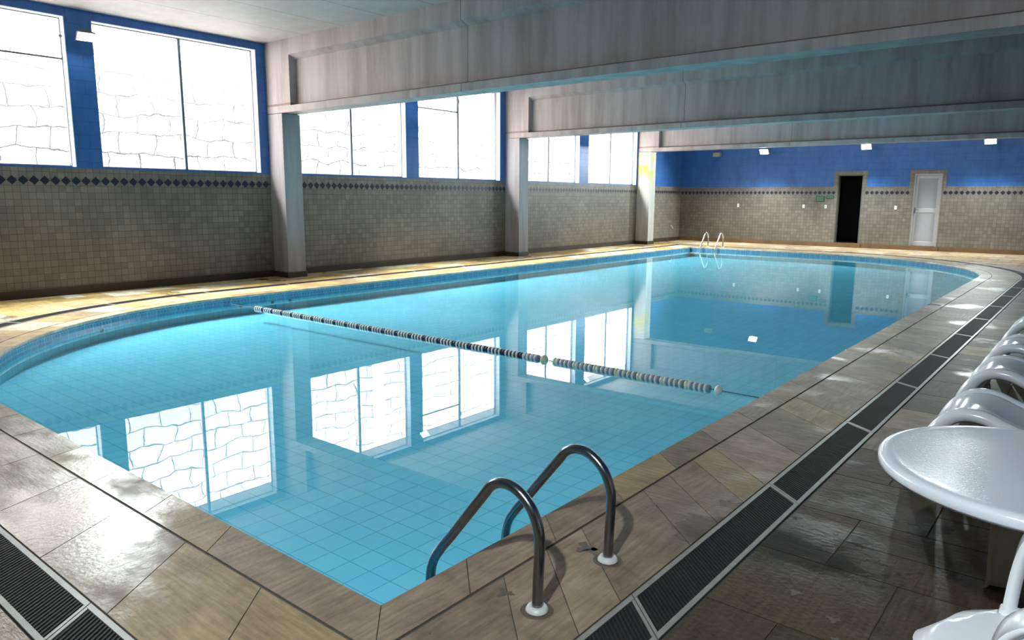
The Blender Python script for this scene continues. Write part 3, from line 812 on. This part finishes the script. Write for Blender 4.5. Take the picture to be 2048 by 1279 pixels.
# ------------------------------------------------------------------ lane rope
def lane_rope():
    Y = 5.735; Z = ZW + .006
    root = thing('lane_rope', 'lane rope of dark and white floats lying across the pool', 'lane rope', (PX0, Y, Z))
    ox = PX0
    bm = bmesh.new(); tube(bm, [(0.0, 0, 0), (PX1 - ox, 0, -.0)], .004, 6); obj('rope', bm, 'rope', root)
    items = []   # (x, kind, mat, w, r)
    x = 9.822; items.append((x, 'ball', 'float_white', .05, .043))
    x = 9.745
    while x > 8.12:
        for k in range(4):
            items.append((x - .012, 'disc', 'float_grey', .026, .036)); items.append((x - .036, 'disc', 'float_white', .022, .037)); x -= .048
        items.append((x - .020, 'ball', 'float_cream', .038, .038)); x -= .042
    items.append((7.99, 'ball', 'float_cream', .056, .046))
    x = 7.925
    for k in range(4):
        items.append((x - .012, 'disc', 'float_grey', .026, .037)); items.append((x - .036, 'disc', 'float_white', .022, .038)); x -= .048
    while x > 2.85:
        items.append((x - .022, 'disc', 'float_navy', .040, .034)); x -= .044
        for k in range(4):
            items.append((x - .012, 'disc', 'float_navy', .023, .034)); items.append((x - .035, 'disc', 'float_white', .023, .038)); x -= .0475
    items.sort(key=lambda t: -t[0])
    def shape(bm, it, cx, mi=0):
        _, kd, _, w_, r = it
        if kd == 'ball': pr = [(r * math.sin(a) + .001, cx - w_ * .5 * math.cos(a) * 1.3) for a in [PI * k / 10 for k in range(11)]]
        else: pr = [(.005, cx - w_ / 2), (r * .9, cx - w_ / 2), (r, cx - w_ * .3), (r, cx + w_ * .3), (r * .9, cx + w_ / 2), (.005, cx + w_ / 2)]
        lathe(bm, pr, 20, 0, 0, mi, 'x')
    proto = {}
    far = bmesh.new()
    for i, it in enumerate(items):
        if i < 100:
            key = it[1:]
            if key not in proto:
                bm = bmesh.new(); shape(bm, it, 0); o = obj('float', bm, it[2], root); proto[key] = o
            else:
                o = proto[key].copy(); C.objects.link(o); o.parent = root
            o.location = (it[0] - ox, 0, 0)
            if it[1] == 'ball' and 'label' not in o: o['label'] = 'round cream float'
        else:
            shape(far, it, it[0] - ox, 0 if it[2] == 'float_navy' else 1)
    obj('float', far, ['float_navy', 'float_white'], root, kind='stuff')
lane_rope()

# ------------------------------------------------------------------ plastic table
def table():
    TX, TY, TZ, TR = 12.165, 2.90, .622, .497
    root = thing('plastic_table', 'round white plastic table with wet top, right edge of the deck', 'table', (TX, TY, 0))
    bm = bmesh.new()
    pr = [(.001, TZ - .004), (TR * .5, TZ - .005), (TR * .86, TZ - .004), (TR * .90, TZ - .002), (TR * .95, TZ), (TR * .985, TZ - .004), (TR, TZ - .014), (TR, TZ - .034), (TR - .006, TZ - .045), (TR - .012, TZ - .040), (TR - .014, TZ - .020), (TR * .9, TZ - .014), (.001, TZ - .014)]
    lathe(bm, pr, 96); obj('tabletop', bm, 'wet_plastic', root)
    for k in range(2):
        a = math.radians(106) + k * PI; ca, sa = math.cos(a), math.sin(a)
        bm = bmesh.new(); rs = []
        for z, r, hw, dp in ((TZ - .012, .27, .095, .050), (.45, .295, .080, .045), (.20, .335, .064, .040), (.02, .36, .055, .036), (0.0, .36, .062, .042)):
            pts = [(r, -hw), (r + dp, -hw * .7), (r + dp, hw * .7), (r, hw), (r + .006, hw * .8), (r + dp - .008, hw * .55), (r + dp - .008, -hw * .55), (r + .006, -hw * .8)]
            rs.append([bm.verts.new((x * ca - y * sa, x * sa + y * ca, z)) for x, y in pts])
        for A, B in zip(rs, rs[1:]):
            for q in range(8): bm.faces.new((A[q], A[(q + 1) % 8], B[(q + 1) % 8], B[q]))
        bm.faces.new(rs[0]); bm.faces.new(rs[-1][::-1]); bmesh.ops.recalc_face_normals(bm, faces=bm.faces)
        obj('leg', bm, 'cream', root)
    bm = bmesh.new(); box(bm, -.30, .30, -.012, .012, TZ - .05, TZ - .014); box(bm, -.012, .012, -.30, .30, TZ - .05, TZ - .014); obj('brace', bm, 'plastic', root)
table()

# ------------------------------------------------------------------ monobloc armchair
def shell(bm, rows, thick=.006):
    """rows = list of lists of points (grid) -> surface with thickness"""
    top = [[bm.verts.new(p) for p in r] for r in rows]
    for A, B in zip(top, top[1:]):
        for k in range(len(A) - 1):
            f = bm.faces.new((A[k], A[k + 1], B[k + 1], B[k])); f.smooth = True
    bm.normal_update()
    g = bmesh.ops.solidify(bm, geom=bm.faces[:], thickness=thick)
def armchair(loc, rz, label):
    root = thing('plastic_armchair', label, 'chair', loc, rz)
    # chair faces +x locally; seat height .40
    bm = bmesh.new(); rows = []
    for i in range(13):
        u = i / 12; x = .40 - .64 * u; rows.append([])
        hw = .245 * max(0, 1 - (1 - min(1, u / .24 + .02)) ** 2.6) ** .42 if u < .24 else .245 - .03 * (u - .24)
        for j in range(15):
            v = j / 14 * 2 - 1; y = hw * v
            xx = x - .05 * abs(v) ** 3 * (1 if u < .25 else 0)
            z = .405 - .022 * (1 - v * v) * math.sin(PI * min(1, u * 1.1)) - .028 * max(0, (.14 - u) / .14) ** 1.5 - .01 * abs(v) ** 4
            rows[-1].append((xx, y, z))
    shell(bm, rows, .008); obj('seat', bm, 'plastic', root)
    bm = bmesh.new(); rows = []
    for i in range(13):
        u = i / 12; rows.append([])
        hw = .225 + .02 * math.sin(PI * u) - .06 * max(0, u - .8) / .2 * max(0, u - .8) / .2
        for j in range(15):
            v = j / 14 * 2 - 1
            rows[-1].append((-.235 - .13 * u - .05 * (1 - v * v) * (1 - .4 * u), hw * v, .40 + .44 * u - .03 * v * v * u))
    shell(bm, rows, .008); obj('backrest', bm, 'plastic', root)
    for sy in (-1, 1):
        bm = bmesh.new()
        path = catmull([(.235, sy * .285, .0), (.222, sy * .285, .30), (.205, sy * .285, .54), (.17, sy * .287, .628), (.10, sy * .290, .650), (-.05, sy * .29, .648), (-.20, sy * .275, .640), (-.285, sy * .245, .64)], 6)
        rs = []
        for k, p in enumerate(path):
            t = (path[min(k + 1, len(path) - 1)] - path[max(k - 1, 0)]).normalized()
            side = Vector((0, 1, 0)); nn = t.cross(side).normalized()
            hw, ht = (.085 - .004 * min(k, 9)), .016
            rs.append([bm.verts.new(p + side * (hw * a) + nn * (ht * b)) for a, b in ((-1, -1), (-.8, .2), (-.35, 1), (.35, 1), (.8, .2), (1, -1), (.7, -.6), (-.7, -.6))])
        for A, B in zip(rs, rs[1:]):
            for q in range(8):
                f = bm.faces.new((A[q], A[(q + 1) % 8], B[(q + 1) % 8], B[q])); f.smooth = True
        bm.faces.new(rs[0]); bm.faces.new(rs[-1][::-1]); bmesh.ops.recalc_face_normals(bm, faces=bm.faces)
        obj('armrest', bm, 'plastic', root)
        bm = bmesh.new()
        rs = []
        for z, x, hw in ((.41, -.20, .03), (.2, -.25, .026), (0, -.30, .022)):
            rs.append([bm.verts.new((x + a * hw, sy * .215 + b * hw, z)) for a, b in ((-1, -1), (1, -1), (1, 1), (-1, 1))])
        for A, B in zip(rs, rs[1:]):
            for q in range(4): bm.faces.new((A[q], A[(q + 1) % 4], B[(q + 1) % 4], B[q]))
        bm.faces.new(rs[0]); bm.faces.new(rs[-1][::-1]); bmesh.ops.recalc_face_normals(bm, faces=bm.faces)
        obj('leg', bm, 'plastic', root)
        bm = bmesh.new(); box(bm, .12, .24, sy * .255 - .03, sy * .255 + .03, .375, .40, bev=.008); obj('seat_bracket', bm, 'plastic', root)
    return root
armchair((12.36, 2.03, 0), PI, 'white plastic armchair cut off by the lower right corner')

# ------------------------------------------------------------------ sun loungers
LP = [(.0, .0), (.03, .14), (.075, .28), (.14, .375), (.22, .42), (.32, .418), (.43, .375), (.56, .335), (.70, .325), (.88, .33), (1.06, .335), (1.15, .345)]
def lounger(loc, label):
    root = thing('sun_lounger', label, 'sun lounger', loc, 0, 'white sun loungers along the right side of the deck')
    W = .52; path = catmull([(x, 0, z) for x, z in LP], 6)
    for sy in (0, 1):
        bm = bmesh.new(); rs = []
        for k, p in enumerate(path):
            t = (path[min(k + 1, len(path) - 1)] - path[max(k - 1, 0)]).normalized(); side = Vector((0, 1, 0)); nn = t.cross(side).normalized()
            if nn.z < 0 or (abs(nn.z) < .2 and nn.x > 0): nn = -nn
            hw = .042; ht = .036 + .012 * max(0, 1 - k / 18)
            c = p + side * (sy * W) - nn * .02
            rs.append([bm.verts.new(c + side * (hw * math.cos(a)) + nn * (ht * math.sin(a))) for a in [2 * PI * q / 14 for q in range(14)]])
        for A, B in zip(rs, rs[1:]):
            for q in range(14):
                f = bm.faces.new((A[q], A[(q + 1) % 14], B[(q + 1) % 14], B[q])); f.smooth = True
        bm.faces.new(rs[0]); bm.faces.new(rs[-1][::-1]); bmesh.ops.recalc_face_normals(bm, faces=bm.faces)
        obj('side_rail', bm, 'plastic', root)
        bm = bmesh.new(); tube(bm, [(1.12, sy * W, .33), (1.16, sy * W, .15), (1.20, sy * W, 0)], [.03, .026, .022], 12); obj('leg', bm, 'plastic', root)
    bm = bmesh.new(); rows = []
    k0 = next(i for i, p in enumerate(path) if p.x > .10)
    for p in path[k0:]:
        rows.append([(p.x, .02 + (W - .04) * j / 8, p.z - .012 - .022 * math.sin(PI * j / 8)) for j in range(9)])
    shell(bm, rows, .012); obj('seat', bm, 'plastic', root)
    bm = bmesh.new(); rows = []
    for i in range(9):
        u = i / 8; rows.append([(1.15 + .66 * u, .0 + W * j / 8, .34 + .36 * u - .02 * math.sin(PI * j / 8)) for j in range(9)])
    shell(bm, rows, .016); obj('backrest', bm, 'plastic', root)
    return root
lg = lounger((11.53, 4.32, 0), 'white plastic sun lounger nearest the round table, its foot end behind the tabletop')
for y, lb in ((5.50, 'white plastic sun lounger, second from the round table'), (6.55, 'white plastic sun lounger, third from the round table'), (7.95, 'white plastic sun lounger farthest from the round table, at the frame edge')):
    dup(lg, (11.53, y, 0), None, lb)
